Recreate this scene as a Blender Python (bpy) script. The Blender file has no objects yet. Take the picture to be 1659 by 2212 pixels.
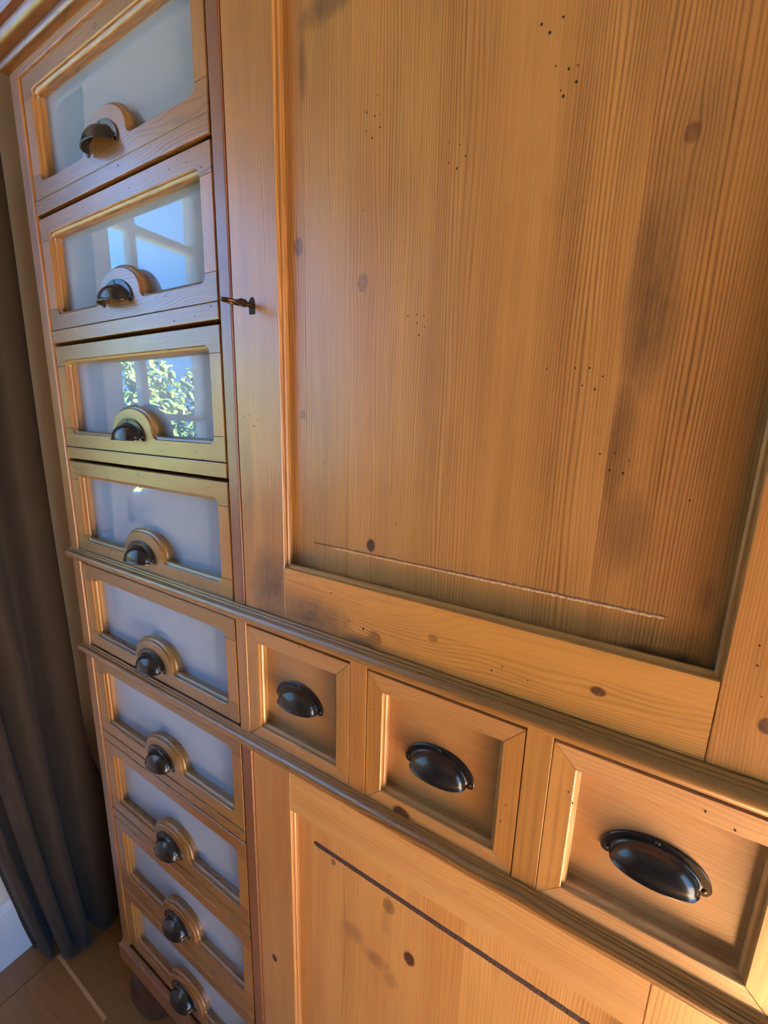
import bpy, bmesh, math, random
from mathutils import Vector, Matrix

random.seed(7)
S = 0.36            # metres per layout unit (camera stands one unit from the cabinet front)
FLOOR = -3.93       # floor level in layout units, eye level = 0
scene = bpy.context.scene
C = scene.collection


def W(x, y, z):
    """layout unit -> world metres: cabinet front at y=0, floor at z=0"""
    return Vector((x * S, (y - 1.0) * S, (z - FLOOR) * S))


# ------------------------------------------------------------------ camera
def rot(yaw, pitch, roll):
    B = Matrix(((1, 0, 0), (0, 0, -1), (0, 1, 0)))
    Rz = lambda a: Matrix(((math.cos(a), -math.sin(a), 0), (math.sin(a), math.cos(a), 0), (0, 0, 1)))
    Rx = lambda a: Matrix(((1, 0, 0), (0, math.cos(a), -math.sin(a)), (0, math.sin(a), math.cos(a))))
    return Rz(roll) @ Rx(pitch) @ B @ Rz(-yaw)


R = rot(0.5323364, 0.20782371, 0.02743238)
cam_d = bpy.data.cameras.new('camera')
cam_d.sensor_fit = 'HORIZONTAL'
cam_d.sensor_width = 36
cam_d.lens = 36 * 908.5 / 1659
cam_d.clip_start = 0.01
cam = bpy.data.objects.new('camera', cam_d)
C.objects.link(cam)
m3 = Matrix((R[0], -R[1], -R[2])).transposed()
cam.matrix_world = Matrix.Translation(W(0, 0, 0)) @ m3.to_4x4()
scene.camera = cam

# ------------------------------------------------------------------ light
world = bpy.data.worlds.new('sky')
scene.world = world
world.use_nodes = True
bg = world.node_tree.nodes['Background']
bg.inputs['Color'].default_value = (0.12, 0.42, 1.0, 1)
bg.inputs['Strength'].default_value = 11.5
sun_d = bpy.data.lights.new('sun', 'SUN')
sun_d.energy = 430
sun_d.color = (1.0, 0.93, 0.82)
sun_d.angle = math.radians(0.6)
sun = bpy.data.objects.new('sun', sun_d)
C.objects.link(sun)
SUN_TRAVEL = Vector((-0.50, -0.10, -0.86)).normalized()
sun.rotation_euler = SUN_TRAVEL.to_track_quat('-Z', 'Y').to_euler()
sun.location = W(8, 0, 9)

scene.view_settings.view_transform = 'Standard'
scene.view_settings.look = 'None'
scene.view_settings.gamma = 1
scene.view_settings.use_curve_mapping = False
scene.view_settings.exposure = -0.42
scene.cycles.use_denoising = True
scene.cycles.max_bounces = 10
scene.cycles.diffuse_bounces = 5
scene.cycles.transparent_max_bounces = 12
scene.cycles.sample_clamp_indirect = 12


# ------------------------------------------------------------------ node helpers
class X:
    """a float socket with arithmetic that builds Math nodes"""
    nt = None

    def __init__(self, s):
        self.s = s

    @staticmethod
    def op(o, *a, clamp=False):
        n = X.nt.nodes.new('ShaderNodeMath')
        n.operation = o
        n.use_clamp = clamp
        for i, v in enumerate(a):
            if isinstance(v, X):
                X.nt.links.new(v.s, n.inputs[i])
            else:
                n.inputs[i].default_value = v
        return X(n.outputs[0])

    def __add__(a, b): return X.op('ADD', a, b)
    __radd__ = __add__
    def __sub__(a, b): return X.op('SUBTRACT', a, b)
    def __rsub__(a, b): return X.op('SUBTRACT', b, a)
    def __mul__(a, b): return X.op('MULTIPLY', a, b)
    __rmul__ = __mul__
    def __truediv__(a, b): return X.op('DIVIDE', a, b)
    def __rtruediv__(a, b): return X.op('DIVIDE', b, a)
    def __pow__(a, b): return X.op('POWER', a, b)
    def sat(a): return X.op('ADD', a, 0.0, clamp=True)


def vec(a, b, c):
    n = X.nt.nodes.new('ShaderNodeCombineXYZ')
    for i, v in enumerate((a, b, c)):
        if isinstance(v, X):
            X.nt.links.new(v.s, n.inputs[i])
        else:
            n.inputs[i].default_value = v
    return n.outputs[0]


def noise(v, scale=1.0, detail=2.0, rough=0.5):
    n = X.nt.nodes.new('ShaderNodeTexNoise')
    X.nt.links.new(v, n.inputs['Vector'])
    n.inputs['Scale'].default_value = scale
    n.inputs['Detail'].default_value = detail
    n.inputs['Roughness'].default_value = rough
    return X(n.outputs['Fac'])


def mixc(f, a, b, blend='MIX'):
    n = X.nt.nodes.new('ShaderNodeMix')
    n.data_type = 'RGBA'
    n.blend_type = blend
    n.clamp_factor = True
    for sock, v in ((n.inputs['Factor'], f), (n.inputs[6], a), (n.inputs[7], b)):
        if isinstance(v, X):
            X.nt.links.new(v.s, sock)
        elif isinstance(v, bpy.types.NodeSocket):
            X.nt.links.new(v, sock)
        elif isinstance(v, tuple):
            sock.default_value = (*v[:3], 1)
        else:
            sock.default_value = v
    return n.outputs[2]


def new_mat(name):
    m = bpy.data.materials.new(name)
    m.use_nodes = True
    X.nt = m.node_tree
    return m, m.node_tree.nodes['Principled BSDF']


def simple(name, col, rough=0.5, metal=0.0, ior=1.45, var=0.0, vscale=30, bump=0.0):
    m, p = new_mat(name)
    p.inputs['Base Color'].default_value = (*col, 1)
    p.inputs['Roughness'].default_value = rough
    p.inputs['Metallic'].default_value = metal
    p.inputs['IOR'].default_value = ior
    if var or bump:
        g = X.nt.nodes.new('ShaderNodeNewGeometry')
        n = noise(g.outputs['Position'], vscale, 4)
        if var:
            lo = tuple(c * (1 - var) for c in col)
            hi = tuple(min(1, c * (1 + var)) for c in col)
            X.nt.links.new(mixc(n, lo, hi), p.inputs['Base Color'])
        if bump:
            b = X.nt.nodes.new('ShaderNodeBump')
            b.inputs['Strength'].default_value = bump
            b.inputs['Distance'].default_value = 0.002
            X.nt.links.new(n.s, b.inputs['Height'])
            X.nt.links.new(b.outputs[0], p.inputs['Normal'])
    return m


def wood(name, axis, light=(0.41, 0.203, 0.050), dark=(0.115, 0.042, 0.0075), ring=0.0105, line=0.75,
         knots=(), stains=(), rough=0.34, seed=0.0):
    m, p = new_mat(name)
    nt = X.nt
    g = nt.nodes.new('ShaderNodeNewGeometry')
    sep = nt.nodes.new('ShaderNodeSeparateXYZ')
    nt.links.new(g.outputs['Position'], sep.inputs[0])
    px = X(sep.outputs[0]) * (1 / S)
    py = X(sep.outputs[1]) * (1 / S) + 1.0
    pz = X(sep.outputs[2]) * (1 / S) + FLOOR
    oi = nt.nodes.new('ShaderNodeObjectInfo')
    off = X(oi.outputs['Random']) * 41.0 + seed
    if axis == 'Z':
        u, w = px + py * 0.6, pz
    elif axis == 'X':
        u, w = pz + py * 0.6, px
    else:
        u, w = px + pz * 0.6, py
    kmask = None
    for (kx, kz, r, s) in knots:
        dx, dz = px - kx, pz - kz
        du, dw = (dx, dz) if axis == 'Z' else (dz, dx)
        d2 = (du * du) * (1 / (r * 1.6) ** 2) + (dw * dw) * (1 / (r * 3.2) ** 2)
        gk = 1.0 / ((d2 + 1.0) * (d2 + 1.0))
        u = u - du * gk * 0.72
        q2 = (du * du) * (1 / r ** 2) + (dw * dw) * (1 / (r * 1.35) ** 2)
        k = ((1.15 - q2) * 1.6).sat() * s
        kmask = k if kmask is None else X.op('MAXIMUM', kmask, k)
    warp = noise(vec(u * 5.0 + off, w * (0.55 if axis == 'Z' else 1.3), off), 1, 2)
    ph = ((u + warp * (0.11 if axis == 'Z' else 0.17)) * (2 * math.pi / ring) + noise(vec(u * 9.0 + off, w * 0.2, off + 3), 1, 1) * 24.0
          + noise(vec(u * 42.0 + off, w * 0.3, off + 4), 1, 1) * 7.0)
    sn = X.op('SINE', ph) * 0.5 + 0.5
    sn = sn ** 2.4
    amp = noise(vec(u * 6.5 + off, w * 0.35, off + 9), 1, 2)
    amp = ((amp - 0.32) * 2.6).sat()
    fine = noise(vec(u * 230.0, w * 4.0, off), 1, 3, 0.65)
    broad = noise(vec(u * 16.0 + off, w * 0.7, off + 5), 1, 3)
    cloud = noise(vec(u * 3.2 + off, w * 1.6, off + 7), 1, 3)
    t = sn * amp * line + (fine - 0.5) * 0.75 + (broad - 0.5) * 0.7 + (cloud - 0.5) * 0.5 + 0.13
    col = mixc(t.sat(), light, dark)
    # reddish heart streaks
    red = ((noise(vec(u * 7.0 + off, w * 0.25, off + 13), 1, 2) - 0.60) * 4.0).sat()
    col = mixc(red * 0.45, col, (0.36, 0.105, 0.022))
    if kmask is not None:
        kn = noise(vec(px * 90.0, pz * 90.0, py), 1, 3)
        col = mixc((kmask * (0.45 + kn * 1.2)).sat(), col, (0.040, 0.013, 0.006))
    if stains:
        blot = noise(vec(px * 14.0, pz * 9.0, off), 1, 4, 0.65)
        smask = None
        for (sx, sz, rx, rz, s) in stains:
            dx, dz = (px - sx) * (1 / rx), (pz - sz) * (1 / rz)
            d = 1.0 - (dx * dx + dz * dz) + (blot - 0.5) * 1.5
            k = (d * 0.85).sat() * s
            smask = k if smask is None else X.op('MAXIMUM', smask, k)
        streak = noise(vec(u * 60.0 + off, w * 6.0, off + 2), 1, 4, 0.65)
        col = mixc((smask * (0.35 + streak * 1.5)).sat(), col, (0.070, 0.040, 0.021))
    # scattered grime
    gr = noise(vec(px * 7.0 + off, pz * 7.0, py * 7.0), 1, 5, 0.7)
    col = mixc(((gr - 0.58) * 2.4).sat() * 0.45, col, (0.12, 0.055, 0.022))
    # per object tone
    col = mixc(1.0, col, oi.outputs['Color'], 'MULTIPLY')
    nt.links.new(col, p.inputs['Base Color'])
    rr = (noise(vec(px * 11.0, pz * 11.0, py * 11.0), 1, 4) - 0.5) * 0.22 + rough + (fine - 0.5) * 0.12
    nt.links.new(rr.s, p.inputs['Roughness'])
    b = nt.nodes.new('ShaderNodeBump')
    b.inputs['Strength'].default_value = 0.22
    b.inputs['Distance'].default_value = 0.0006
    hgt = 1.0 - (sn * amp * 0.6 + fine * 0.7)
    nt.links.new(hgt.s, b.inputs['Height'])
    nt.links.new(b.outputs[0], p.inputs['Normal'])
    p.inputs['IOR'].default_value = 1.5
    p.inputs['Coat Weight'].default_value = 0.8
    p.inputs['Coat Roughness'].default_value = 0.32
    return m


WZ = wood('pine_upright', 'Z')
WX = wood('pine_lengthwise', 'X', line=0.85, knots=[(-1.815, -0.243, 0.013, 0.7), (-1.82, 1.335, 0.012, 0.6), (-1.66, -1.31, 0.013, 0.6), (-2.2, -2.36, 0.014, 0.7)])
WY = wood('pine_crosswise', 'Y')
WZS = wood('pine_upright_fine', 'Z', line=0.32, ring=0.019)
DARK = dict(light=(0.24, 0.105, 0.042), dark=(0.11, 0.042, 0.018))
WZD = wood('aged_pine_upright', 'Z', **DARK)
W_UP_PANEL = wood('pine_upper_panel', 'Z', ring=0.0080, line=0.75, light=(0.44, 0.235, 0.068), dark=(0.13, 0.050, 0.010),
                  knots=[(-0.656, -0.364, 0.016, 1.0), (-0.93, 0.50, 0.020, 0.55), (-0.70, 0.375, 0.018, 0.42),
                         (0.013, 0.53, 0.014, 0.5), (-0.92, 0.02, 0.012, 0.5)],
                  stains=[(-0.01, 0.25, 0.055, 0.22, 0.62), (-0.03, -0.02, 0.035, 0.16, 0.55), (0.0, -0.22, 0.05, 0.12, 0.45),
                          (0.02, 0.47, 0.07, 0.2, 0.3), (-0.835, 1.035, 0.09, 0.04, 0.85), (-0.905, 0.93, 0.016, 0.09, 0.6),
                          (0.21, -0.47, 0.04, 0.16, 1.0), (0.12, -0.49, 0.12, 0.03, 1.0), (0.16, -0.33, 0.02, 0.05, 0.4), (-0.95, -0.46, 0.09, 0.03, 0.6)])
W_UP_STILE = wood('pine_upper_stile', 'Z', ring=0.0072, line=0.5,
                  stains=[(-1.04, -0.58, 0.12, 0.18, 0.85), (-1.14, -0.2, 0.04, 0.25, 0.45)], knots=[(0.285, -0.555, 0.014, 0.9)])
W_UP_RAIL = wood('pine_upper_rail', 'X', ring=0.0115, line=0.55,
                 knots=[(-0.42, -0.583, 0.012, 0.5), (-0.005, -0.59, 0.013, 0.85)],
                 stains=[(-0.87, -0.63, 0.20, 0.075, 0.85), (-0.66, -0.665, 0.10, 0.025, 0.8)])
W_LO_PANEL = wood('pine_lower_panel', 'Z', line=0.4, light=(0.53, 0.285, 0.088), dark=(0.21, 0.083, 0.020),
                  knots=[(-0.552, -1.69, 0.026, 0.55), (-0.462, -1.86, 0.024, 0.95), (-0.80, -1.66, 0.012, 0.7)],
                  stains=[(-0.70, -1.93, 0.06, 0.05, 0.5), (-0.60, -1.98, 0.07, 0.045, 0.6), (-0.53, -2.03, 0.04, 0.05, 0.55),
                          (-0.56, -1.78, 0.03, 0.08, 0.25)])
W_LO_STILE = wood('pine_lower_stile', 'Z', knots=[(-1.095, -2.345, 0.016, 1.0)], light=(0.48, 0.25, 0.074), dark=(0.19, 0.073, 0.017))
W_LO_RAIL = wood('pine_lower_rail', 'X', ring=0.014, line=0.45, light=(0.50, 0.272, 0.090), dark=(0.21, 0.085, 0.022))
W_SMALL = wood('pine_small_drawer', 'X', line=0.35, ring=0.013, light=(0.42, 0.228, 0.080), dark=(0.19, 0.08, 0.025),
               knots=[(-0.495, -1.212, 0.024, 0.95)])
W_FLOOR = wood('oak_floor', 'X', light=(0.36, 0.175, 0.055), dark=(0.19, 0.08, 0.022), ring=0.03, line=0.3, rough=0.45)
W_FOOT = simple('dark_foot_wood', (0.06, 0.026, 0.014), 0.35, var=0.3)
BRONZE = simple('dark_bronze', (0.040, 0.038, 0.034), 0.22, metal=0.6, ior=1.6, var=0.25, vscale=60)
KEY_M = simple('old_iron_key', (0.09, 0.055, 0.03), 0.35, metal=0.9, var=0.4, vscale=120)
SCREW_M = simple('dark_screw', (0.10, 0.085, 0.07), 0.3, metal=0.9)
BLACK = simple('hole_black', (0.012, 0.008, 0.006), 0.8)  # flat black for keyhole and wormholes, the shade inside them put into the colour
GROOVE_M = simple('dark_groove', (0.045, 0.026, 0.022), 0.75, var=0.4, vscale=200, bump=0.6)
GROOVE_L = simple('brown_groove', (0.16, 0.07, 0.03), 0.7, var=0.4, vscale=200)
SPLINTER = simple('pale_splinter', (0.62, 0.38, 0.17), 0.7, var=0.4, vscale=260)
PLASTER = simple('cream_plaster', (0.72, 0.66, 0.53), 0.85, var=0.05, vscale=15)
TAUPE = simple('taupe_wall_paint', (0.12, 0.10, 0.08), 0.85)
WHITE = simple('white_gloss_paint', (0.84, 0.83, 0.80), 0.35, var=0.03)
OPAL = simple('opal_glass', (0.285, 0.375, 0.50), 0.0, ior=1.52)


def fabric():
    m, p = new_mat('curtain_weave')
    nt = X.nt
    g = nt.nodes.new('ShaderNodeNewGeometry')
    n = noise(g.outputs['Position'], 420, 2)
    n2 = noise(g.outputs['Position'], 9, 3)
    col = mixc((n * 0.7 + n2 * 0.4).sat(), (0.014, 0.0092, 0.0052), (0.056, 0.039, 0.023))
    nt.links.new(col, p.inputs['Base Color'])
    p.inputs['Roughness'].default_value = 0.9
    p.inputs['Sheen Weight'].default_value = 0.03
    b = nt.nodes.new('ShaderNodeBump')
    b.inputs['Strength'].default_value = 0.3
    b.inputs['Distance'].default_value = 0.001
    nt.links.new(n.s, b.inputs['Height'])
    nt.links.new(b.outputs[0], p.inputs['Normal'])
    return m


def pane_mat():
    m, p = new_mat('clear_window_glass')
    nt = X.nt
    nt.nodes.remove(p)
    out = nt.nodes['Material Output']
    tr = nt.nodes.new('ShaderNodeBsdfTransparent')
    gl = nt.nodes.new('ShaderNodeBsdfGlossy')
    gl.inputs['Roughness'].default_value = 0.0
    lw = nt.nodes.new('ShaderNodeLayerWeight')
    lw.inputs['Blend'].default_value = 0.5
    fac = X(lw.outputs['Facing']) ** 5.0 * 0.8 + 0.03
    mx = nt.nodes.new('ShaderNodeMixShader')
    nt.links.new(fac.s, mx.inputs[0])
    nt.links.new(tr.outputs[0], mx.inputs[1])
    nt.links.new(gl.outputs[0], mx.inputs[2])
    nt.links.new(mx.outputs[0], out.inputs['Surface'])
    return m


FABRIC = fabric()
PANE = pane_mat()


# ------------------------------------------------------------------ object helpers
def tag(o, label=None, cat=None, group=None, kind=None):
    if label: o['label'] = label
    if cat: o['category'] = cat
    if group: o['group'] = group
    if kind: o['kind'] = kind
    return o


def link_mesh(name, bm, mat, parent=None, smooth=False, loc=None, tone=None):
    bmesh.ops.recalc_face_normals(bm, faces=bm.faces[:])
    me = bpy.data.meshes.new(name)
    bm.to_mesh(me)
    bm.free()
    me.materials.append(mat)
    if smooth:
        for f in me.polygons: f.use_smooth = True
        if smooth == 'auto':
            me.set_sharp_from_angle(angle=math.radians(38))
    o = bpy.data.objects.new(name, me)
    C.objects.link(o)
    if parent: attach(o, parent)
    if loc is not None: o.location = o.location + Vector(loc)
    if tone: o.color = (*tone, 1)
    return o


def attach(o, parent):
    o.parent = parent
    o.matrix_parent_inverse = Matrix.Translation(-world_loc(parent))


def world_loc(o):
    v = Vector((0, 0, 0))
    if o.parent:
        return o.matrix_parent_inverse.translation + world_loc(o.parent) + o.location
    return o.location.copy()


def empty(name, loc, parent=None):
    o = bpy.data.objects.new(name, None)
    o.empty_display_size = 0.05
    C.objects.link(o)
    o.location = loc
    if parent: attach(o, parent)
    return o


def add_box(bm, x0, x1, y0, y1, z0, z1, bev=0.0):
    vs = [bm.verts.new(W(x, y, z)) for x in (x0, x1) for y in (y0, y1) for z in (z0, z1)]
    fs = [(0, 1, 3, 2), (4, 6, 7, 5), (0, 4, 5, 1), (2, 3, 7, 6), (0, 2, 6, 4), (1, 5, 7, 3)]
    faces = [bm.faces.new([vs[i] for i in f]) for f in fs]
    if bev:
        edges = list({e for f in faces for e in f.edges})
        bmesh.ops.bevel(bm, geom=edges, offset=bev * S, segments=2, affect='EDGES', profile=0.6)


def box(name, mat, x0, x1, y0, y1, z0, z1, parent=None, bev=0.003, tone=None):
    bm = bmesh.new()
    add_box(bm, x0, x1, y0, y1, z0, z1, bev)
    return link_mesh(name, bm, mat, parent, tone=tone)


def offset_poly(pts, d):
    """move every edge i (pts[i]->pts[i+1]) inwards by d[i]; pts counter-clockwise"""
    n = len(pts)
    out = []
    for i in range(n):
        p0, p1, p2 = pts[i - 1], pts[i], pts[(i + 1) % n]
        e1 = (p1[0] - p0[0], p1[1] - p0[1]); e2 = (p2[0] - p1[0], p2[1] - p1[1])
        l1 = math.hypot(*e1); l2 = math.hypot(*e2)
        n1 = (-e1[1] / l1, e1[0] / l1); n2 = (-e2[1] / l2, e2[0] / l2)
        d1, d2 = d[i - 1], d[i]
        det = n1[0] * n2[1] - n1[1] * n2[0]
        if abs(det) < 0.02:
            dd = (d1 + d2) / 2
            nx, nz = n1[0] + n2[0], n1[1] + n2[1]
            l = math.hypot(nx, nz)
            out.append((p1[0] + nx / l * dd, p1[1] + nz / l * dd))
        else:
            ox = (d1 * n2[1] - d2 * n1[1]) / det
            oz = (n1[0] * d2 - n2[0] * d1) / det
            out.append((p1[0] + ox, p1[1] + oz))
    return out


# edge profiles: depth layers, then inset per kind of edge at each layer
DEPTH_DRAWER = [0.0, 0.003, 0.009, 0.0105, 0.015, 0.020, 0.026, 0.030, 0.0305, 0.050]
PROF_DRAWER = {'o': [0.003, 0.0, 0, 0, 0, 0, 0, 0, 0, 0],
               'm': [0.0012, 0.0, 0, 0, 0, 0, 0, 0, 0, 0],
               'i': [0.003, 0.0, 0.0, -0.007, -0.0115, -0.0135, -0.0125, -0.009, -0.006, -0.006]}
DEPTH_SMALL = [0.0, 0.002, 0.010, 0.0115, 0.016, 0.021, 0.026, 0.0265, 0.042]
PROF_SMALL = {'o': [0.0014, 0.0, 0, 0, 0, 0, 0, 0, 0], 'm': [0.0012, 0.0, 0, 0, 0, 0, 0, 0, 0],
              'i': [0.0025, 0.0, 0.0, -0.006, -0.0095, -0.0105, -0.008, -0.004, -0.004]}
DEPTH_DOOR = [0.0, 0.003, 0.012, 0.013, 0.018, 0.024, 0.028, 0.029, 0.045]
PROF_DOOR = {'o': [0.0015, 0.0, 0, 0, 0, 0, 0, 0, 0], 'm': [0.0012, 0.0, 0, 0, 0, 0, 0, 0, 0],
             'i': [0.002, 0.0, 0.0, -0.006, -0.010, -0.010, -0.007, 0.0, 0.0]}


def slab_bm(pts, kinds, y0, depth, prof, back=True):
    """solid with outline pts (x,z, counter-clockwise), each edge shaped by its profile from the front face backwards"""
    bm = bmesh.new()
    rings = []
    for k, dep in enumerate(depth):
        o = offset_poly(pts, [prof[c][k] for c in kinds])
        rings.append([bm.verts.new(W(x, y0 + dep, z)) for x, z in o])
    n = len(pts)
    bm.faces.new(rings[0])
    for a, b in zip(rings, rings[1:]):
        for i in range(n):
            bm.faces.new((a[i], a[(i + 1) % n], b[(i + 1) % n], b[i]))
    if back:
        bm.faces.new(rings[-1][::-1])
    return bm


def arc(cx, cz, r, a0, a1, n, rz=None):
    rz = r if rz is None else rz
    return [(cx + r * math.cos(math.radians(a0 + (a1 - a0) * i / n)), cz + rz * math.sin(math.radians(a0 + (a1 - a0) * i / n)))
            for i in range(n + 1)]


def copy_tree(o, parent, dz=Vector((0, 0, 0)), top=True):
    c = o.copy()
    C.objects.link(c)
    c.parent = parent
    c.matrix_parent_inverse = o.matrix_parent_inverse.copy()
    if top: c.location = o.location + dz
    for ch in list(o.children):
        copy_tree(ch, c, top=False)
    return c


def moulding_bm(path_profile, x0, x1, y_back, ret=True, ret_depth=0.6):
    """profile [(protrusion, z)] run along X from x0 (mitred return to the back) to x1"""
    bm = bmesh.new()
    rows = []
    for p, z in path_profile:
        row = []
        if ret: row.append(bm.verts.new(W(x0 - p, 1 + ret_depth, z)))
        row.append(bm.verts.new(W(x0 - (p if ret else 0), 1 - p, z)))
        row.append(bm.verts.new(W(x1, 1 - p, z)))
        rows.append(row)
    for a, b in zip(rows, rows[1:]):
        for i in range(len(a) - 1):
            bm.faces.new((a[i], a[i + 1], b[i + 1], b[i]))
    # close: right end and back faces
    bm.faces.new([r[-1] for r in rows])
    if ret: bm.faces.new([r[0] for r in rows][::-1])
    else: bm.faces.new([r[0] for r in rows][::-1])
    return bm


# ------------------------------------------------------------------ room
XL, XR, YB, YF, ZC = -3.48, 3.7, 2.32, -7.5, 2.95


def struct(o):
    o['kind'] = 'structure'
    return o


bm = bmesh.new()
add_box(bm, XL - 0.4, XR + 0.4, YF - 0.4, YB + 0.4, FLOOR - 0.3, FLOOR - 0.04)
floor = struct(link_mesh('floor', bm, W_FLOOR))
rows = [YF + 0.02]
y = 0.85
while y > YF: y -= 0.42
edges_y = []
while y < YB + 0.01:
    edges_y.append(y); y += 0.42
for r, yy in enumerate(edges_y):
    xs = [XL + 0.265]
    xs.append(xs[0] + random.uniform(1.6, 2.6) + (0.6 if abs(yy - 0.85) < 0.01 else 0))
    xs.append(xs[1] + random.uniform(1.6, 2.4)); xs.append(XR)
    for a, b in zip(xs, xs[1:]):
        t = random.uniform(0.88, 1.08)
        box('plank', W_FLOOR, a + 0.002, b - 0.002, max(yy, YF) + 0.002, min(yy + 0.42, YB) - 0.002, FLOOR - 0.04, FLOOR, floor, 0.003, (t, t, t))
for a, b in ((YF, -4.0), (-4.0, -1.5), (-1.5, 1.0), (1.0, YB)):
    box('plank', W_FLOOR, XL + 0.001, XL + 0.262, a + 0.002, b - 0.002, FLOOR - 0.04, FLOOR, floor, 0.003, (1.0, 0.97, 0.95))
box('joint_filler', SPLINTER, XL + 0.27, -2.55, 0.846, 0.866, FLOOR - 0.03, FLOOR + 0.0008, floor, 0.0)

# left wall with an opening for the glazed door
DY0, DY1, DZ1 = -2.92, 0.34, 2.24
bm = bmesh.new()
add_box(bm, XL - 0.5, XL, DY1, YB, FLOOR - 0.1, ZC)
add_box(bm, XL - 0.5, XL, YF, DY0, FLOOR - 0.1, ZC)
add_box(bm, XL - 0.5, XL, DY0, DY1, DZ1, ZC)
struct(link_mesh('wall_left', bm, PLASTER))
bm = bmesh.new(); add_box(bm, XL - 0.5, XR + 0.4, YB, YB + 0.3, FLOOR - 0.1, ZC)
struct(link_mesh('wall_back', bm, PLASTER))
bm = bmesh.new(); add_box(bm, XL - 0.5, XR + 0.4, YF - 0.3, YF, FLOOR - 0.1, ZC)
struct(link_mesh('wall_front', bm, TAUPE))
RY0, RY1, RZ1 = -1.25, 0.65, 1.3
bm = bmesh.new()
add_box(bm, XR, XR + 0.4, RY1, YB, FLOOR - 0.1, ZC)
add_box(bm, XR, XR + 0.4, YF, RY0, FLOOR - 0.1, ZC)
add_box(bm, XR, XR + 0.4, RY0, RY1, RZ1, ZC)
struct(link_mesh('wall_right', bm, TAUPE))
bm = bmesh.new(); add_box(bm, XL - 0.5, XR + 0.4, YF - 0.3, YB + 0.3, ZC, ZC + 0.3)
struct(link_mesh('ceiling', bm, simple('ceiling_paint', (0.20, 0.19, 0.17), 0.9)))
prof_b = [(0.0, FLOOR + 0.50), (0.012, FLOOR + 0.495), (0.022, FLOOR + 0.48), (0.026, FLOOR + 0.465), (0.034, FLOOR + 0.455), (0.04, FLOOR + 0.44), (0.04, FLOOR)]
bm = bmesh.new()
ra = [bm.verts.new(W(XL + p, 0.36, z)) for p, z in prof_b]
rb = [bm.verts.new(W(XL + p, YB, z)) for p, z in prof_b]
for i in range(len(ra) - 1): bm.faces.new((ra[i], ra[i + 1], rb[i + 1], rb[i]))
bm.faces.new(ra + [bm.verts.new(W(XL, 0.36, FLOOR))])
struct(link_mesh('baseboard_left', bm, WHITE))

# glazed double stable door in the left wall
door = struct(empty('door_1', W(XL - 0.1, (DY0 + DY1) / 2, FLOOR)))
XD0, XD1 = XL - 0.22, XL - 0.06


def dbox(name, y0, y1, z0, z1, x0=XD0, x1=XD1, mat=WHITE, bev=0.006):
    return box(name, mat, x0, x1, y0, y1, z0, z1, door, bev)


bm = bmesh.new()
add_box(bm, XL - 0.45, XL + 0.015, DY1 - 0.05, DY1 + 0.08, FLOOR, DZ1 + 0.08, 0.006)
add_box(bm, XL - 0.45, XL + 0.015, DY0 - 0.08, DY0 + 0.05, FLOOR, DZ1 + 0.08, 0.006)
add_box(bm, XL - 0.45, XL + 0.015, DY0, DY1, DZ1 - 0.04, DZ1 + 0.08, 0.006)
link_mesh('door_frame', bm, WHITE, door)
ZG0, ZG1 = -0.64, 2.08
for (a, b) in ((-0.64, 0.285), (-1.75, -0.65), (-2.86, -1.76)):
    dbox('stile', a, a + 0.10, FLOOR + 0.02, DZ1 - 0.05)
    dbox('stile', b - 0.09, b, FLOOR + 0.02, DZ1 - 0.05)
    dbox('top_rail', a + 0.1, b - 0.09, ZG1, DZ1 - 0.05)
    dbox('middle_rail', a + 0.1, b - 0.09, ZG0 - 0.20, ZG0)
    dbox('bottom_rail', a + 0.1, b - 0.09, FLOOR + 0.02, FLOOR + 0.45)
    dbox('panel', a + 0.1, b - 0.09, FLOOR + 0.45, ZG0 - 0.2, XD0 + 0.05, XD1 - 0.05)
    dbox('panel_bead', a + 0.13, b - 0.12, -1.27, -1.235, XD1 - 0.05, XD1 - 0.02)
    dbox('panel_bead', a + 0.13, b - 0.12, -1.75, -1.70, XD1 - 0.05, XD1 - 0.02)
    for z in (0.0, 1.43):
        dbox('muntin', a + 0.1, b - 0.09, z - 0.03, z + 0.03, XD0 + 0.04, XD1 - 0.03)
    ym = 0.0 if a > -1 else (a + b) / 2
    dbox('muntin', ym - 0.028, ym + 0.028, ZG0, ZG1, XD0 + 0.041, XD1 - 0.029)
    dbox('pane', a + 0.09, b - 0.08, ZG0 - 0.01, ZG1 + 0.01, XD0 + 0.07, XD0 + 0.085, PANE, 0)
bm = bmesh.new()
add_box(bm, XD1, XD1 + 0.012, 0.215, 0.262, -0.86, -0.66, 0.004)
add_box(bm, XD1, XD1 + 0.07, 0.228, 0.248, -0.77, -0.75, 0.004)
add_box(bm, XD1 + 0.055, XD1 + 0.075, 0.03, 0.248, -0.772, -0.748, 0.006)
link_mesh('handle', bm, simple('chrome', (0.7, 0.7, 0.7), 0.15, metal=1), door)

door2 = struct(empty('door_2', W(XR, (RY0 + RY1) / 2, FLOOR)))
for y0, y1, z0, z1 in ((RY1 - 0.06, RY1 + 0.08, FLOOR, RZ1 + 0.08), (RY0 - 0.08, RY0 + 0.06, FLOOR, RZ1 + 0.08), (RY0, RY1, RZ1 - 0.05, RZ1 + 0.08)):
    box('door_frame', WHITE, XR - 0.015, XR + 0.4, y0, y1, z0, z1, door2, 0.006)

# garden
bm = bmesh.new(); add_box(bm, -60, 60, -60, 60, FLOOR - 0.8, FLOOR - 0.45)
struct(link_mesh('ground', bm, simple('paving', (0.12, 0.11, 0.10), 0.9, var=0.3, vscale=4)))


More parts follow.
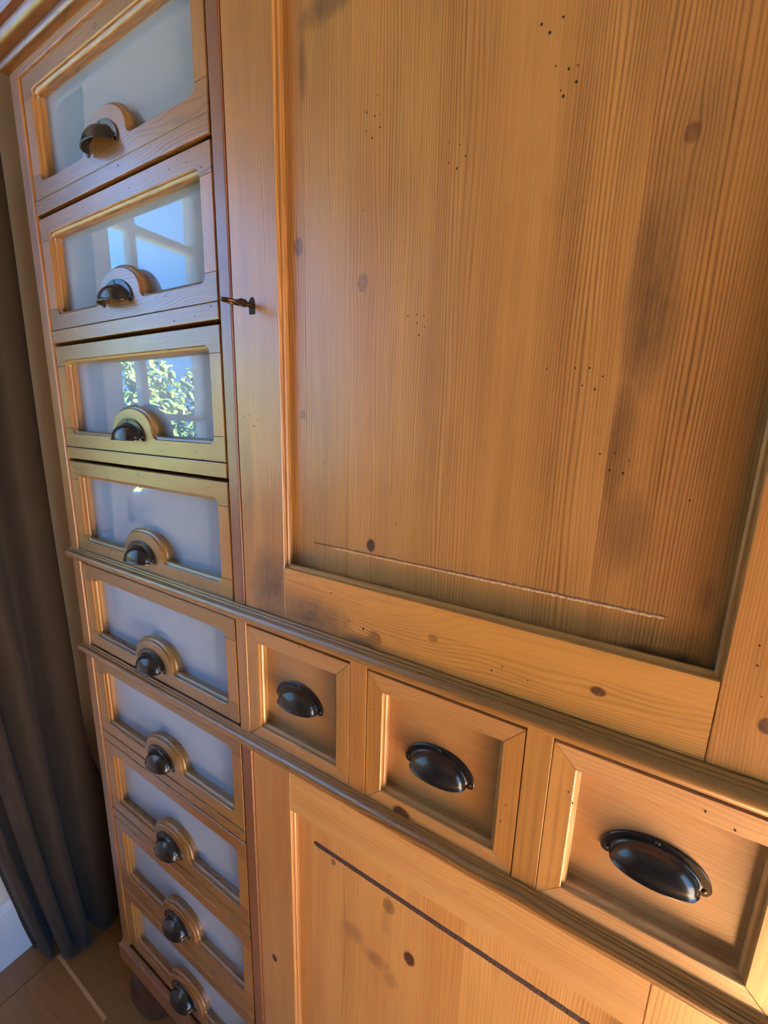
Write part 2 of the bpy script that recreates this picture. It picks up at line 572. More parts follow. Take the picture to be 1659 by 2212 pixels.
def leaf_mat():
    m, p = new_mat('laurel_leaf')
    oi = X.nt.nodes.new('ShaderNodeNewGeometry')
    n = noise(oi.outputs['Position'], 7, 2)
    X.nt.links.new(mixc(((n - 0.35) * 3).sat(), (0.03, 0.10, 0.015), (0.17, 0.26, 0.05)), p.inputs['Base Color'])
    p.inputs['Roughness'].default_value = 0.4
    p.inputs['Subsurface Weight'].default_value = 0.0
    return m


def shrub(cx, cy, rx, ry, zt, n, label):
    root = empty('laurel_shrub', W(cx, cy, FLOOR - 0.45))
    tag(root, label, 'shrub', 'laurel shrubs outside the glazed door')
    bm = bmesh.new()
    for k in range(7):
        a = k * 0.9
        p0 = W(cx + 0.1 * math.cos(a), cy + 0.1 * math.sin(a), FLOOR - 0.45)
        p1 = W(cx + 0.7 * rx * math.cos(a), cy + 0.7 * ry * math.sin(a), zt - 0.9)
        q = (p1 - p0).to_track_quat('Z', 'Y').to_matrix().to_4x4()
        bmesh.ops.create_cone(bm, cap_ends=True, segments=6, radius1=0.035, radius2=0.012, depth=(p1 - p0).length,
                              matrix=Matrix.Translation((p0 + p1) / 2) @ q)
    link_mesh('stem', bm, simple('shrub_bark', (0.08, 0.05, 0.03), 0.8), root)
    rnd = random.Random(int(cx * 100 + cy * 10))
    V, F = [], []
    for i in range(n):
        a, b = rnd.uniform(0, 6.283), rnd.uniform(-0.9, 1)
        rr = rnd.uniform(0.72, 1.02) * (1 + 0.12 * math.sin(a * 5) * math.cos(b * 7))
        zc, hz = (zt + FLOOR) / 2 - 0.2, (zt - FLOOR) / 2 + 0.2
        c = W(cx + rx * rr * math.cos(a) * math.sqrt(max(0, 1 - b ** 4)), cy + ry * rr * math.sin(a) * math.sqrt(max(0, 1 - b ** 4)), zc + hz * b * min(1, rr))
        L, wd = rnd.uniform(0.055, 0.085), rnd.uniform(0.016, 0.024)
        d = Vector((rnd.uniform(0.0, 1.0), rnd.uniform(-1, 1), rnd.uniform(-1.0, 0.15))).normalized()
        s = d.cross(Vector((rnd.uniform(-.5, .5), rnd.uniform(-.5, .5), 1))).normalized()
        up = s.cross(d)
        b0 = len(V)
        V += [c, c + d * L * .35 + s * wd, c + d * L * .35 - s * wd, c + d * L * .4 - up * wd * .4, c + d * L * .75 + s * wd * .6 - up * L * .08,
              c + d * L * .75 - s * wd * .6 - up * L * .08, c + d * L - up * L * .18]
        F += [(b0, b0 + 1, b0 + 3), (b0, b0 + 3, b0 + 2), (b0 + 1, b0 + 4, b0 + 3), (b0 + 3, b0 + 5, b0 + 2), (b0 + 4, b0 + 6, b0 + 3), (b0 + 3, b0 + 6, b0 + 5)]
    me = bpy.data.meshes.new('foliage'); me.from_pydata(V, [], F); me.materials.append(LEAF)
    o = bpy.data.objects.new('foliage', me); C.objects.link(o); attach(o, root); o['kind'] = 'stuff'


LEAF = leaf_mat()
shrub(-9.2, -2.6, 1.3, 1.45, 1.55, 5200, 'broad laurel shrub with glossy yellow-green leaves outside the glazed door')
shrub(-9.6, -6.0, 1.5, 1.6, 1.9, 4200, 'second laurel shrub further along outside the glazed door')
shrub(-9.4, 0.9, 1.3, 1.5, 1.7, 3000, 'laurel shrub outside nearest the cabinet end of the door')

# ------------------------------------------------------------------ curtain
FOOT = [(-3.22, 1.50), (-3.12, 1.40), (-3.09, 1.25), (-3.075, 1.15), (-3.11, 1.11), (-3.25, 1.085), (-3.26, 1.055), (-3.10, 1.03), (-3.06, 0.99), (-3.14, 0.96), (-3.30, 0.945),
        (-3.28, 0.92), (-3.12, 0.925), (-3.085, 0.895), (-3.16, 0.875), (-3.32, 0.90), (-3.34, 0.87), (-3.22, 0.83), (-3.26, 0.81), (-3.38, 0.81), (-3.42, 0.79)]


def catmull(P, n):
    out = []
    for i in range(len(P) - 1):
        p = [P[max(i - 1, 0)], P[i], P[i + 1], P[min(i + 2, len(P) - 1)]]
        for k in range(n):
            t = k / n
            out.append(tuple(0.5 * (2 * p[1][j] + (p[2][j] - p[0][j]) * t + (2 * p[0][j] - 5 * p[1][j] + 4 * p[2][j] - p[3][j]) * t * t +
                                    (3 * p[1][j] - p[0][j] - 3 * p[2][j] + p[3][j]) * t ** 3) for j in (0, 1)))
    out.append(P[-1])
    return out


cur = empty('curtain', W(-3.2, 1.0, FLOOR))
tag(cur, 'dark brown-grey floor-length curtain bunched in folds left of the pine cabinet', 'curtain')
pathc = catmull(FOOT, 7)
bm = bmesh.new()
prev = None
NZ = 44
for iz in range(NZ + 1):
    z = FLOOR + 0.008 + (2.84 - FLOOR) * (iz / NZ) ** 1.4
    h = z - FLOOR
    k = 1 + 1.05 * (1 - math.exp(-h * 0.30))
    row = []
    for i, (x, y) in enumerate(pathc):
        wob = 0.012 * math.sin(h * 2.1 + i * 0.21) * min(1, h)
        yy = 1.19 - (1.19 - y) * k if y < 1.19 else 1.19 + (y - 1.19) * max(0.0, 1 - h / 1.9)
        xx = x + wob - 0.02 * min(1, h)
        yy -= 0.055 * (1 - math.exp(-h * 0.5))
        if h < 0.35:   # the hem breaks on the floor and spreads a little
            s = (1 - h / 0.35) ** 2
            xx += 0.012 * s * math.sin(i * 0.33) - 0.01 * s
            yy -= 0.0 * s
        row.append(bm.verts.new(W(max(xx, XL + 0.05), yy, z)))
    if prev:
        for i in range(len(row) - 1):
            bm.faces.new((prev[i], prev[i + 1], row[i + 1], row[i]))
    prev = row
cl = link_mesh('drape', bm, FABRIC, cur, smooth=True)
sol = cl.modifiers.new('thick', 'SOLIDIFY'); sol.thickness = 0.003
bm = bmesh.new(); add_box(bm, XL + 0.1, XL + 0.32, -3.2, 1.4, 2.84, ZC, 0.01)
link_mesh('curtain_track', bm, WHITE, cur)

# ------------------------------------------------------------------ cabinet
cab = empty('pine_cabinet', W(-1.0, 1.5, FLOOR))
tag(cab, 'tall waxed pine cabinet with a column of opal-glass drawers beside panelled doors', 'cabinet')
XC0, XC1, YBK = -2.49, 0.50, 2.28          # case
ZTOP, ZBOT = 1.40, -3.37
box('side_panel', WZ, XC0, XC0 + 0.05, 1.05, YBK, ZBOT, ZTOP + 0.2, cab)
box('side_panel', WZ, XC1 - 0.05, XC1, 1.05, YBK, ZBOT, ZTOP + 0.2, cab)
box('partition', WZD, -1.225, -1.185, 1.055, YBK, ZBOT, ZTOP + 0.2, cab)
box('back_panel', WZD, XC0 + 0.05, XC1 - 0.05, YBK - 0.04, YBK - 0.002, ZBOT, ZTOP + 0.2, cab)
box('top_panel', WX, XC0 + 0.002, XC1 - 0.002, 1.0, YBK - 0.002, ZTOP + 0.2, ZTOP + 0.26, cab)
box('bottom_panel', WX, XC0 + 0.002, XC1 - 0.002, 1.01, YBK - 0.002, ZBOT - 0.13, ZBOT, cab)
box('case_stile', WZ, XC0, -2.419, 0.993, 1.052, ZBOT, ZTOP, cab, 0.003, (0.80, 0.72, 0.66))
M1 = (-0.676, -0.742)
DM = -0.544
for z0, z1, t in ((M1[0], ZTOP, (0.82, 0.72, 0.80)), (M1[1] + DM + 0.06, M1[1], (1, 1, 1)), (ZBOT, M1[1] + DM, (0.82, 0.78, 0.78))):
    box('divider_stile', WZD if t[0] < 1 else WZ, -1.232, -1.1785, 0.996, 1.054, z0, z1, cab, 0.004, t)
box('case_stile', WZ, 0.415, XC1, 0.996, 1.052, ZBOT, ZTOP, cab, 0.004)
box('frieze', WX, XC0, XC1, 0.994, 1.05, 1.372, 1.62, cab, 0.003, (0.86, 0.82, 0.86))

# waist mouldings
PROF_M = [(0.0, -0.676), (0.006, -0.677), (0.0075, -0.682), (0.0065, -0.6845), (0.011, -0.686), (0.0125, -0.690), (0.0115, -0.693),
          (0.018, -0.696), (0.024, -0.702), (0.0275, -0.709), (0.0285, -0.716), (0.0275, -0.724), (0.0235, -0.731), (0.017, -0.736), (0.009, -0.739), (0.0, -0.742)]
for dz, t in ((0, (0.80, 0.76, 0.70)), (DM, (0.80, 0.74, 0.68))):
    bm = moulding_bm([(p, z + dz) for p, z in PROF_M], XC0, XC1, 1.0)
    link_mesh('waist_moulding', bm, WX, cab, smooth='auto', tone=t)
PROF_C = [(0.0, 1.405), (0.010, 1.404), (0.022, 1.408), (0.031, 1.416), (0.034, 1.426), (0.031, 1.436), (0.022, 1.442), (0.024, 1.447), (0.040, 1.452),
          (0.056, 1.462), (0.064, 1.475), (0.064, 1.488), (0.055, 1.496), (0.060, 1.500), (0.078, 1.503), (0.080, 1.512), (0.086, 1.530), (0.100, 1.555),
          (0.122, 1.58), (0.145, 1.60), (0.152, 1.602), (0.157, 1.61), (0.172, 1.63), (0.20, 1.65), (0.205, 1.66), (0.205, 1.69), (0.0, 1.70)]
bm = moulding_bm(PROF_C, XC0, XC1, 1.0, True, 1.2)
link_mesh('cornice', bm, WX, cab, smooth='auto', tone=(0.52, 0.40, 0.31))
PROF_B = [(0.0, -3.372), (0.006, -3.374), (0.012, -3.384), (0.016, -3.395), (0.024, -3.402), (0.026, -3.408), (0.024, -3.414), (0.024, -3.418), (0.024, -3.515), (0.0, -3.52)]
bm = moulding_bm(PROF_B, XC0, XC1, 1.0, True, 1.2)
link_mesh('base_moulding', bm, WX, cab, smooth='auto', tone=(0.66, 0.50, 0.46))
for fx, fy in ((-2.33, 1.13), (-2.33, 2.1), (0.34, 1.13), (0.34, 2.1)):
    bm = bmesh.new()
    pr = [(0.0, FLOOR), (0.11, FLOOR), (0.135, FLOOR + 0.02), (0.165, FLOOR + 0.10), (0.185, FLOOR + 0.20), (0.18, FLOOR + 0.29), (0.15, FLOOR + 0.36), (0.11, FLOOR + 0.40), (0.11, -3.505), (0, -3.505)]
    rings = []
    for r, z in pr:
        rings.append([bm.verts.new(W(fx + r * math.cos(a * math.pi / 16), fy + r * math.sin(a * math.pi / 16), z)) for a in range(32)] if r else [bm.verts.new(W(fx, fy, z))])
    for a, b in zip(rings, rings[1:]):
        for i in range(32):
            j = (i + 1) % 32
            if len(a) == 1: bm.faces.new((a[0], b[i], b[j]))
            elif len(b) == 1: bm.faces.new((a[i], a[j], b[0]))
            else: bm.faces.new((a[i], a[j], b[j], b[i]))
    tag(link_mesh('bun_foot', bm, W_FOOT, cab, smooth='auto'), 'dark turned bun foot')


# ---- cup pulls
def plate_bm(a, h, ear, xc, zc, y0, ch, th=0.006):
    up = arc(0, 0, a, 0, 180, 28, h)
    lob = arc(-a + ear, 0, ear, 180, 360, 6)[1:]
    inn = arc(0, 0, a - 2 * ear, 180, 0, 24, ch * 0.92)[1:]
    rob = arc(a - ear, 0, ear, 180, 360, 6)[1:-1]
    pts = [(xc + x, zc + z) for x, z in up + lob + inn + rob]
    return slab_bm(pts, ['o'] * len(pts), y0 - th, [0, 0.0015, th], {'o': [0.0018, 0, 0]})


def pull(parent, xc, zc, y0, a, h, ear, ca, ch, cp, holes):
    bm = plate_bm(a, h, ear, xc, zc, y0, ch)
    NT, NS = 30, 10
    rows = []
    prof = [(1.13, -0.0055), (1.06, -0.0065), (1.015, -0.010)]
    for sc, yo in prof:
        rows.append([(xc - ca * sc * math.cos(t), y0 + yo, zc + ch * sc * math.sin(t)) for t in [math.pi * i / NT for i in range(NT + 1)]])
    for s in range(1, NS + 1):
        b = s / NS * math.pi / 2
        rows.append([(xc - ca * math.cos(t), y0 - 0.010 - (cp - 0.010) * math.sin(b) * (math.sin(t) ** 0.8 if math.sin(t) > 0 else 0),
                      zc + ch * math.cos(b) * math.sin(t)) for t in [math.pi * i / NT for i in range(NT + 1)]])
    # rolled rim
    last = rows[-1]
    rows.append([(xc + (x - xc) * 1.02, y0 + (y - y0) * 1.03, z - 0.004) for x, y, z in last])
    rows.append([(xc + (x - xc) * 1.045, y0 + (y - y0) * 1.07, z - 0.007) for x, y, z in last])
    rows.append([(xc + (x - xc) * 1.04, y0 + (y - y0) * 1.06, z - 0.010) for x, y, z in last])
    rows.append([(xc + (x - xc) * 0.99, y0 + (y - y0) * 0.98, z - 0.008) for x, y, z in last])
    # inner skin
    for s in range(NS - 1, 0, -1):
        b = s / NS * math.pi / 2
        rows.append([(xc - ca * .96 * math.cos(t), y0 - 0.008 - (cp - 0.013) * math.sin(b) * (math.sin(t) ** 0.8 if math.sin(t) > 0 else 0),
                      zc + ch * .95 * math.cos(b) * math.sin(t)) for t in [math.pi * i / NT for i in range(NT + 1)]])
    vr = [[bm.verts.new(W(*p)) for p in r] for r in rows]
    for p, q in zip(vr, vr[1:]):
        for i in range(NT):
            bm.faces.new((p[i], p[i + 1], q[i + 1], q[i]))
    o = link_mesh('cup_pull', bm, BRONZE, parent, smooth='auto')
    tag(o, 'dark bronze cup pull')
    for hx, hz in holes:
        bm = bmesh.new()
        bmesh.ops.create_uvsphere(bm, u_segments=10, v_segments=6, radius=0.0062 * S,
                                  matrix=Matrix.Translation(W(xc + hx, y0 - 0.006, zc + hz)) @ Matrix.Diagonal((1, 0.45, 1, 1)))
        link_mesh('screw', bm, SCREW_M, parent, smooth=True)
    return o


# ---- opal-glass drawers
XO0, XO1 = -2.34, -1.308      # opening
XD_0, XD_1 = -2.414, -1.247   # front
YD = 1.002


def glass_drawer(zt):
    """zt: top of the opening; returns the drawer part with its pieces"""
    zb = zt - 0.333
    top, bot = zt + 0.0645, zb - 0.065
    d = empty('glass_drawer', W((XD_0 + XD_1) / 2, 1.02, bot), cab)
    r = 0.026
    xa, hw, hh = -1.832, 0.1445, 0.121
    # top rail: counter-clockwise seen from the front (x right, z up)
    pts = [(XD_0, top), (XD_0, zt - r)]
    kin = ['o', 'm']
    lo = [(XO0, zt - r)] + [(XO0 + 0.006, zt - 0.006), (XO0 + r, zt)] + [(XO1 - r, zt)] + arc(XO1 - r, zt - r, r, 90, 0, 5)[1:]
    pts += lo
    kin += ['i'] * (len(lo) - 1) + ['m']
    pts += [(XD_1, zt - r), (XD_1, top)]
    kin += ['o', 'o']
    link_mesh('top_rail', slab_bm(pts, kin, YD, DEPTH_DRAWER, PROF_DRAWER), WX, d, smooth='auto')
    # bottom rail with the arched handle block
    pts = [(XD_0, bot), (XD_1, bot), (XD_1, zb + r)]
    kin = ['o', 'o', 'm']
    fr = 0.030
    # concave fillet at foot of the arch then the arch itself
    a0 = [(XO1, zb + r)] + arc(XO1 - r, zb + r, r, 0, -90, 5)[1:]
    sweep = []
    xr = xa + hw
    sweep += arc(xr + fr, zb + fr, fr, 270, 192, 6)
    sx0 = sweep[-1][0]
    ell = []
    zc = zb + fr * 0.8
    aw = sx0 - xa
    for i in range(25):
        t = math.pi * i / 24
        ell.append((xa + aw * math.cos(t), zc + (hh - fr * 0.8) * math.sin(t) ** 0.92 if 0 < i < 24 else zc))
    sweep = sweep[:-1] + ell
    left = [(2 * xa - x, z) for x, z in reversed(sweep[:6])]
    sweep = sweep + left
    a1 = arc(XO0 + r, zb + r, r, 270, 180, 5)
    inner = a0 + sweep + a1
    pts += inner
    kin += ['i'] * (len(inner) - 1) + ['m']
    pts += [(XD_0, zb + r)]
    kin += ['o']
    link_mesh('bottom_rail', slab_bm(pts, kin, YD, DEPTH_DRAWER, PROF_DRAWER), WX, d, smooth='auto')
    for x0, x1, ks in ((XD_0, XO0, ['m', 'i', 'm', 'o']), (XO1, XD_1, ['m', 'o', 'm', 'i'])):
        pts = [(x0, zb + r), (x1, zb + r), (x1, zt - r), (x0, zt - r)]
        link_mesh('stile', slab_bm(pts, ks, YD, DEPTH_DRAWER, PROF_DRAWER), WZS, d, smooth='auto')
    g = box('glass_pane', OPAL, XO0 - 0.02, XO1 + 0.02, YD + 0.048, YD + 0.056, zb - 0.02, zt + 0.02, d, 0)
    tag(g, 'milky opal glass pane')
    b = box('drawer_box', WZD, XD_0 + 0.02, XD_1 - 0.02, YD + 0.058, 2.1, bot + 0.01, top - 0.02, d, 0)
    pull(d, -1.845, zb + 0.0, YD, 0.113, 0.080, 0.013, 0.083, 0.058, 0.058, [(0.0, 0.069), (-0.099, 0.006), (0.099, 0.006)])
    return d


PITCH = 0.5325
ZT = [0.245 + PITCH * (2 - k) for k in range(9)]
proto = glass_drawer(ZT[0])
drawers = [proto]
for k in range(1, 9):
    drawers.append(copy_tree(proto, cab, Vector((0, 0, (ZT[k] - ZT[0]) * S))))
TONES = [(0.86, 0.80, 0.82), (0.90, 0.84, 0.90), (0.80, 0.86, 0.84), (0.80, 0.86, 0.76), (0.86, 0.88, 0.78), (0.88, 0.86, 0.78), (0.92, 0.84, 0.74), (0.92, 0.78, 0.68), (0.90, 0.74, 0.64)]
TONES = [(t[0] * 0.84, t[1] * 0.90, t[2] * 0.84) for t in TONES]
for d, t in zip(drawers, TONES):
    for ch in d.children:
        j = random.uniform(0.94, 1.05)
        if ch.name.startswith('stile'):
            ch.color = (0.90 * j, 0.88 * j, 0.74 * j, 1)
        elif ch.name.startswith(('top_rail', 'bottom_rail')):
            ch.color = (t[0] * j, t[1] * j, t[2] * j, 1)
# rails between the drawers
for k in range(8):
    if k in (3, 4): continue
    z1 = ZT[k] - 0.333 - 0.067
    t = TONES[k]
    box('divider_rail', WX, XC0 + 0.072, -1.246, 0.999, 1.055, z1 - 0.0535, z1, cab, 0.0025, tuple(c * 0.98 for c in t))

# ---- small drawers
ZI0, ZI1, ZO0, ZO1 = -1.171, -0.816, -1.228, -0.757
for k, (x0, x1, zc, tone) in enumerate(((-1.178, -0.702, -0.993, (0.98, 0.98, 0.9)), (-0.633, -0.150, -0.994, (1.1, 1.04, 0.92)), (-0.0825, 0.403, -0.978, (1.3, 1.28, 1.28)))):  # tone rises rightwards, painting in the brighter light from the sunlit floor
    d = empty('small_drawer', W((x0 + x1) / 2, 1.02, ZO0), cab)
    i0, i1 = x0 + 0.058, x1 - 0.054
    pieces = {'frame_rail': [([(x0, ZO1), (i0, ZI1), (i1, ZI1), (x1, ZO1)], ['m', 'i', 'm', 'o']), ([(x0, ZO0), (x1, ZO0), (i1, ZI0), (i0, ZI0)], ['o', 'm', 'i', 'm'])],
              'frame_stile': [([(x0, ZO0), (i0, ZI0), (i0, ZI1), (x0, ZO1)], ['m', 'i', 'm', 'o']), ([(x1, ZO0), (x1, ZO1), (i1, ZI1), (i1, ZI0)], ['o', 'm', 'i', 'm'])]}
    for nm, lst in pieces.items():
        for pts, ks in lst:
            j = random.uniform(0.94, 1.06)
            link_mesh(nm, slab_bm(pts, ks, 1.0, DEPTH_SMALL, PROF_SMALL), W_SMALL if nm == 'frame_rail' else WZS, d, smooth='auto', tone=tuple(c * j for c in tone))
    box('panel', W_SMALL, x0 + 0.02, x1 - 0.02, 1.040, 1.052, ZO0 + 0.02, ZO1 - 0.02, d, 0, tuple(c * 0.9 for c in tone))
    box('drawer_box', WZD, x0 + 0.02, x1 - 0.02, 1.053, 2.1, ZO0 + 0.03, ZO1 - 0.04, d, 0)
    xc = (-0.952, -0.393, 0.161)[k]
    pull(d, xc, zc - (0.026, 0.035, 0.040)[k], 1.040, 0.113, 0.079, 0.0165, 0.088, 0.057, 0.054, [(-0.099, 0.0), (0.099, 0.0), (0, 0.069)])
    if k < 2:
        box('divider_stile', WZS, x1 + 0.002, x1 + 0.0665, 0.999, 1.054, ZO0 - 0.01, ZO1 + 0.02, cab, 0.002, (1.02, 0.98, 0.92))


# ---- doors
def panel_door(name, x0, x1, z0, z1, ix0, ix1, iz0, iz1, yf, mats, tones, seams, ptones):
    d = empty(name, W(x0, yf, z0), cab)
    st, rl, pn = mats
    for pts, ks, i in (([(x0, z0), (ix0, z0), (ix0, z1), (x0, z1)], ['o', 'i', 'o', 'o'], 0), ([(ix1, z0), (x1, z0), (x1, z1), (ix1, z1)], ['o', 'o', 'o', 'i'], 1)):
        link_mesh('stile', slab_bm(pts, ks, yf, DEPTH_DOOR, PROF_DOOR), st, d, smooth='auto', tone=tones[i])
    for pts, ks, i in (([(ix0, z0), (ix1, z0), (ix1, iz0), (ix0, iz0)], ['o', 'm', 'i', 'm'], 2), ([(ix0, iz1), (ix1, iz1), (ix1, z1), (ix0, z1)], ['i', 'm', 'o', 'm'], 3)):
        link_mesh('rail', slab_bm(pts, ks, yf, DEPTH_DOOR, PROF_DOOR), rl, d, smooth='auto', tone=tones[i])
    xs = [ix0 - 0.02] + seams + [ix1 + 0.02]
    for a, b, t in zip(xs, xs[1:], ptones):
        box('board', pn, a + 0.0001, b - 0.0001, yf + 0.040, yf + 0.052, iz0 - 0.02, iz1 + 0.02, d, 0.0005, t)
    return d


ud = panel_door('upper_door', -1.1745, 0.412, -0.676, 1.36, -0.975, 0.205, -0.488, 1.20, 1.0, (W_UP_STILE, W_UP_RAIL, W_UP_PANEL),
                [(0.96, 0.94, 0.92), (1.06, 0.96, 0.88), (1.2, 1.18, 1.08), (1, 1, 1)], [-0.905, -0.742, -0.43, -0.0525],
                [(0.98, 0.96, 0.90), (0.98, 0.98, 0.92), (1.0, 0.97, 0.92), (0.98, 0.91, 0.87), (0.86, 0.77, 0.71)])


def lower_door():
    x0, x1, z0, z1 = -1.1765, 0.412, -3.358, -1.288
    ix0, ix1, iz0, iz1 = -0.978, 0.197, -3.14, -1.487
    return panel_door('lower_door', x0, x1, z0, z1, ix0, ix1, iz0, iz1, 1.006, (W_LO_STILE, W_LO_RAIL, W_LO_PANEL),
                      [(1, 1, 1), (1.6, 1.66, 1.62), (1.3, 1.34, 1.32), (1.3, 1.34, 1.28)], [-0.907, -0.76, -0.494, -0.27, 0.0],  # lower-right sun bounce put into the tones: right stile and boards lighter
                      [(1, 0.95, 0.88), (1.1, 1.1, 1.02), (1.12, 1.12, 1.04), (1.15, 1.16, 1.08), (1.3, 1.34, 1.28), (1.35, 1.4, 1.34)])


ld = lower_door()


def ragged_strip(name, mat, x0, x1, zc, hw, y, th, jit, parent, n=120, seed=1):
    rnd = random.Random(seed)
    bm = bmesh.new()
    a, b, c = [], [], []
    for i in range(n + 1):
        x = x0 + (x1 - x0) * i / n
        e = min(1.0, i / 3, (n - i) / 3)
        h1, h2 = hw * e + rnd.uniform(-jit, jit) * e + 1e-4, hw * e + rnd.uniform(-jit, jit) * e + 1e-4
        a.append(bm.verts.new(W(x, y, zc - h1)))
        c.append(bm.verts.new(W(x, y - th * e * rnd.uniform(0.4, 1.3), zc + rnd.uniform(-0.3, 0.3) * hw)))
        b.append(bm.verts.new(W(x, y, zc + h2)))
    for i in range(n):
        bm.faces.new((a[i], a[i + 1], c[i + 1], c[i]))
        bm.faces.new((c[i], c[i + 1], b[i + 1], b[i]))
    return link_mesh(name, bm, mat, parent)


YP = 1.040
ragged_strip('groove', GROOVE_L, -0.885, 0.105, -0.3925, 0.0024, YP, 0.0006, 0.0012, ud, 260, 3)
ragged_strip('splintered_edge', SPLINTER, -0.80, 0.10, -0.3968, 0.0030, YP, 0.0022, 0.0014, ud, 320, 5)
gl = ragged_strip('groove', GROOVE_M, -0.898, 0.13, -1.627, 0.0115, 1.046, 0.0012, 0.0012, ld, 300, 8)
tag(gl, 'dark groove cut across the panel')
bm = bmesh.new()
bmesh.ops.create_cone(bm, cap_ends=True, segments=28, radius1=0.0205 * S, radius2=0.0205 * S, depth=0.004 * S,
                      matrix=Matrix.Translation(W(-0.607, 0.9988, -0.642)) @ Matrix.Rotation(math.pi / 2, 4, 'X'))
link_mesh('wood_plug', bm, WX, ud, tone=(0.8, 0.78, 0.7))
# keyhole
pts = [(-1.0995, 0.322), (-1.0735, 0.322), (-1.0725, 0.345), (-1.0735, 0.362), (-1.081, 0.372), (-1.091, 0.372), (-1.0985, 0.364), (-1.1005, 0.345)]
link_mesh('keyhole', slab_bm(pts, ['o'] * 8, 0.9992, [0, 0.0004, 0.01], {'o': [0.0004, 0, 0]}), BLACK, ud)


def holes(name, pts, y, parent):
    bm = bmesh.new()
    rnd = random.Random(4)
    for x, z, r in pts:
        r *= rnd.uniform(0.5, 0.75)
        bmesh.ops.create_cone(bm, cap_ends=True, segments=8, radius1=r * S, radius2=r * S, depth=0.0012 * S,
                              matrix=Matrix.Translation(W(x, y - 0.0002, z)) @ Matrix.Rotation(math.pi / 2, 4, 'X') @ Matrix.Diagonal((1, rnd.uniform(1.0, 1.5), 1, 1)))
    o = link_mesh(name, bm, BLACK, parent)
    o['kind'] = 'stuff'
    return o


def ray(u, v, y):
    """point of the photograph back onto the plane y"""
    d = R.transposed() @ Vector(((u - 829.5) / 908.5, (v - 1106) / 908.5, 1))
    return d.x * y / d.y, d.z * y / d.y


UPH = [(792, 243, 3), (810, 251, 3), (823, 247, 2), (821, 275, 2.4), (791, 284, 2), (804, 298, 2.6), (816, 205, 2), (970, 308, 1.6), (993, 313, 1.6), (1006, 337, 2.2), (970, 352, 2), (987, 364, 2.4),
       (1170, 53, 3), (1188, 71, 3.4), (1217, 37, 3), (1201, 143, 2.4), (1229, 149, 2.6), (1248, 141, 2), (1245, 177, 3), (1217, 208, 3), (1211, 196, 2), (1182, 797, 2), (1243, 795, 2.6), (1274, 795, 2.6), (1302, 813, 2.6),
       (1258, 833, 2.4), (1285, 841, 3.2), (881, 683, 2), (900, 680, 2.4), (916, 682, 2), (901, 698, 2.4), (917, 706, 2), (905, 724, 2.6), (886, 712, 1.6), (782, 628, 1.6), (1296, 981, 3), (1328, 979, 2.4), (1359, 995, 2.4), (1317, 1016, 2.4), (1346, 1022, 3), (1490, 1081, 3), (855, 1130, 2), (858, 1135, 1.8), (784, 455, 1.6), (700, 1000, 1.6)]
holes('wormhole', [(*ray(u, v, YP), r / 908) for u, v, r in UPH], YP, ud)
USH = [(528, 900, 2), (538, 898, 2), (556, 906, 2), (549, 920, 2.2), (1641, 1395, 2.2), (1636, 1438, 2.6), (1645, 1505, 2.4), (1085, 1440, 2.4), (1062, 1448, 2.6), (1140, 1470, 2), (755, 1341, 2.4), (785, 1358, 4), (716, 1281, 3)]
holes('wormhole', [(*ray(u, v, 1.0), r / 908) for u, v, r in USH], 1.0, ud)

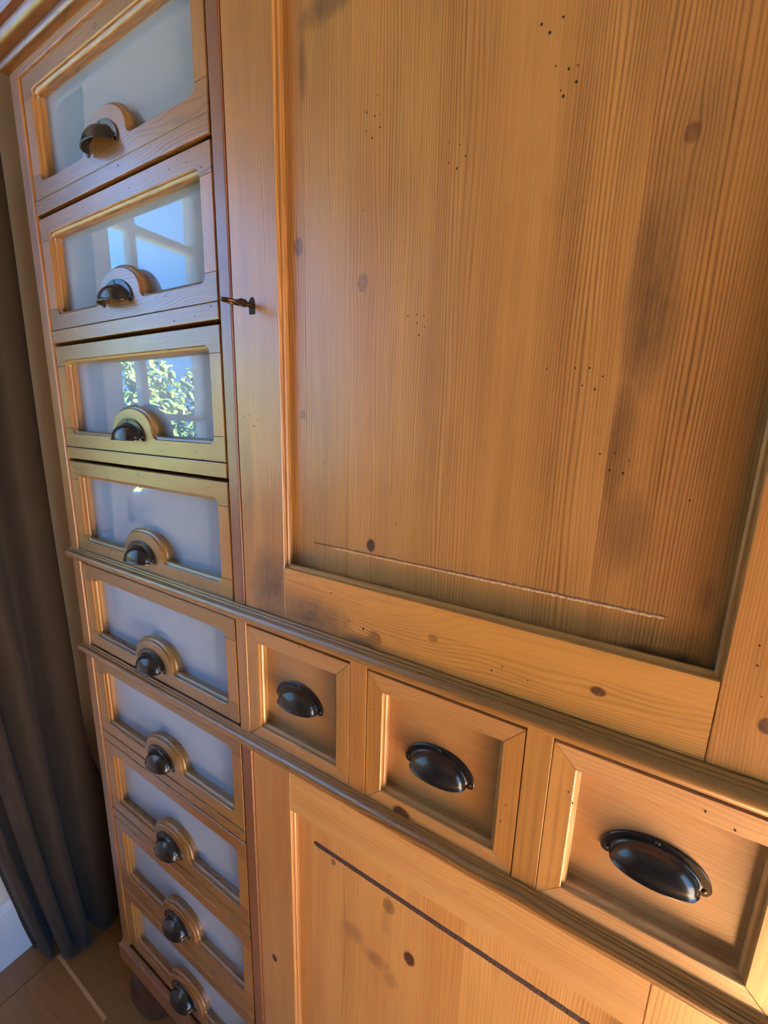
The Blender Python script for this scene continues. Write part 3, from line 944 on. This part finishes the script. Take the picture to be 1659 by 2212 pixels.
TWH = [(363, 336), (381, 345), (403, 351), (435, 361), (365, 366), (408, 327), (278, 407), (180, 449), (255, 357), (359, 959), (350, 974), (437, 992), (423, 975), (309, 1030), (450, 1053), (270, 951),
       (376, 693), (356, 640), (456, 662), (367, 757), (420, 683)]
holes('wormhole', [(*ray(u, v, 0.9985), 2.2 / 908) for u, v in TWH], 0.9985, cab)
SDH = [(800, 1532), (654, 1616), (703, 1621), (647, 1398), (1237, 1735), (1228, 1711), (1092, 1739), (1081, 1774), (1524, 1753), (1588, 1794)]
holes('wormhole', [(*ray(u, v, 0.9995), 2.6 / 908) for u, v in SDH], 0.9995, cab)

# ------------------------------------------------------------------ key
key = empty('key', W(-1.086, 0.99, 0.347))
tag(key, 'small old bronze key sticking out of the tall door keyhole', 'key')


def lathe_y(name, prof, xc, zc, mat, parent, n=16):
    bm = bmesh.new()
    rings = [[bm.verts.new(W(xc + r * math.cos(2 * math.pi * i / n), y, zc + r * math.sin(2 * math.pi * i / n))) for i in range(n)] for y, r in prof]
    for a, b in zip(rings, rings[1:]):
        for i in range(n):
            bm.faces.new((a[i], a[(i + 1) % n], b[(i + 1) % n], b[i]))
    bm.faces.new(rings[0]); bm.faces.new(rings[-1][::-1])
    return link_mesh(name, bm, mat, parent, smooth='auto')


lathe_y('shaft', [(1.0, 0.0075), (0.955, 0.0075)], -1.086, 0.347, KEY_M, key)
lathe_y('collar', [(0.972, 0.008), (0.970, 0.0115), (0.966, 0.0115), (0.964, 0.0085), (0.961, 0.0085), (0.959, 0.0115), (0.954, 0.0115), (0.951, 0.009), (0.947, 0.0075), (0.940, 0.007)], -1.086, 0.347, KEY_M, key)
bm = bmesh.new()
NR, NC = 28, 8
ring = []
for i in range(NR):
    a = 2 * math.pi * i / NR
    cxr, cyr = math.cos(a), math.sin(a)
    row = []
    for j in range(NC):
        b = 2 * math.pi * j / NC
        rr = 0.0052 * (1.25 if abs(a - math.pi / 2) < 0.5 else 1)
        ex = (0.024 + rr * math.cos(b)) * cxr
        ey = (0.031 + rr * math.cos(b)) * cyr
        row.append(bm.verts.new(W(-1.086 + ex, 0.919 + ey, 0.341 + rr * 0.9 * math.sin(b) - 0.14 * ex)))
    ring.append(row)
for i in range(NR):
    for j in range(NC):
        bm.faces.new((ring[i][j], ring[(i + 1) % NR][j], ring[(i + 1) % NR][(j + 1) % NC], ring[i][(j + 1) % NC]))
link_mesh('bow', bm, KEY_M, key, smooth=True)
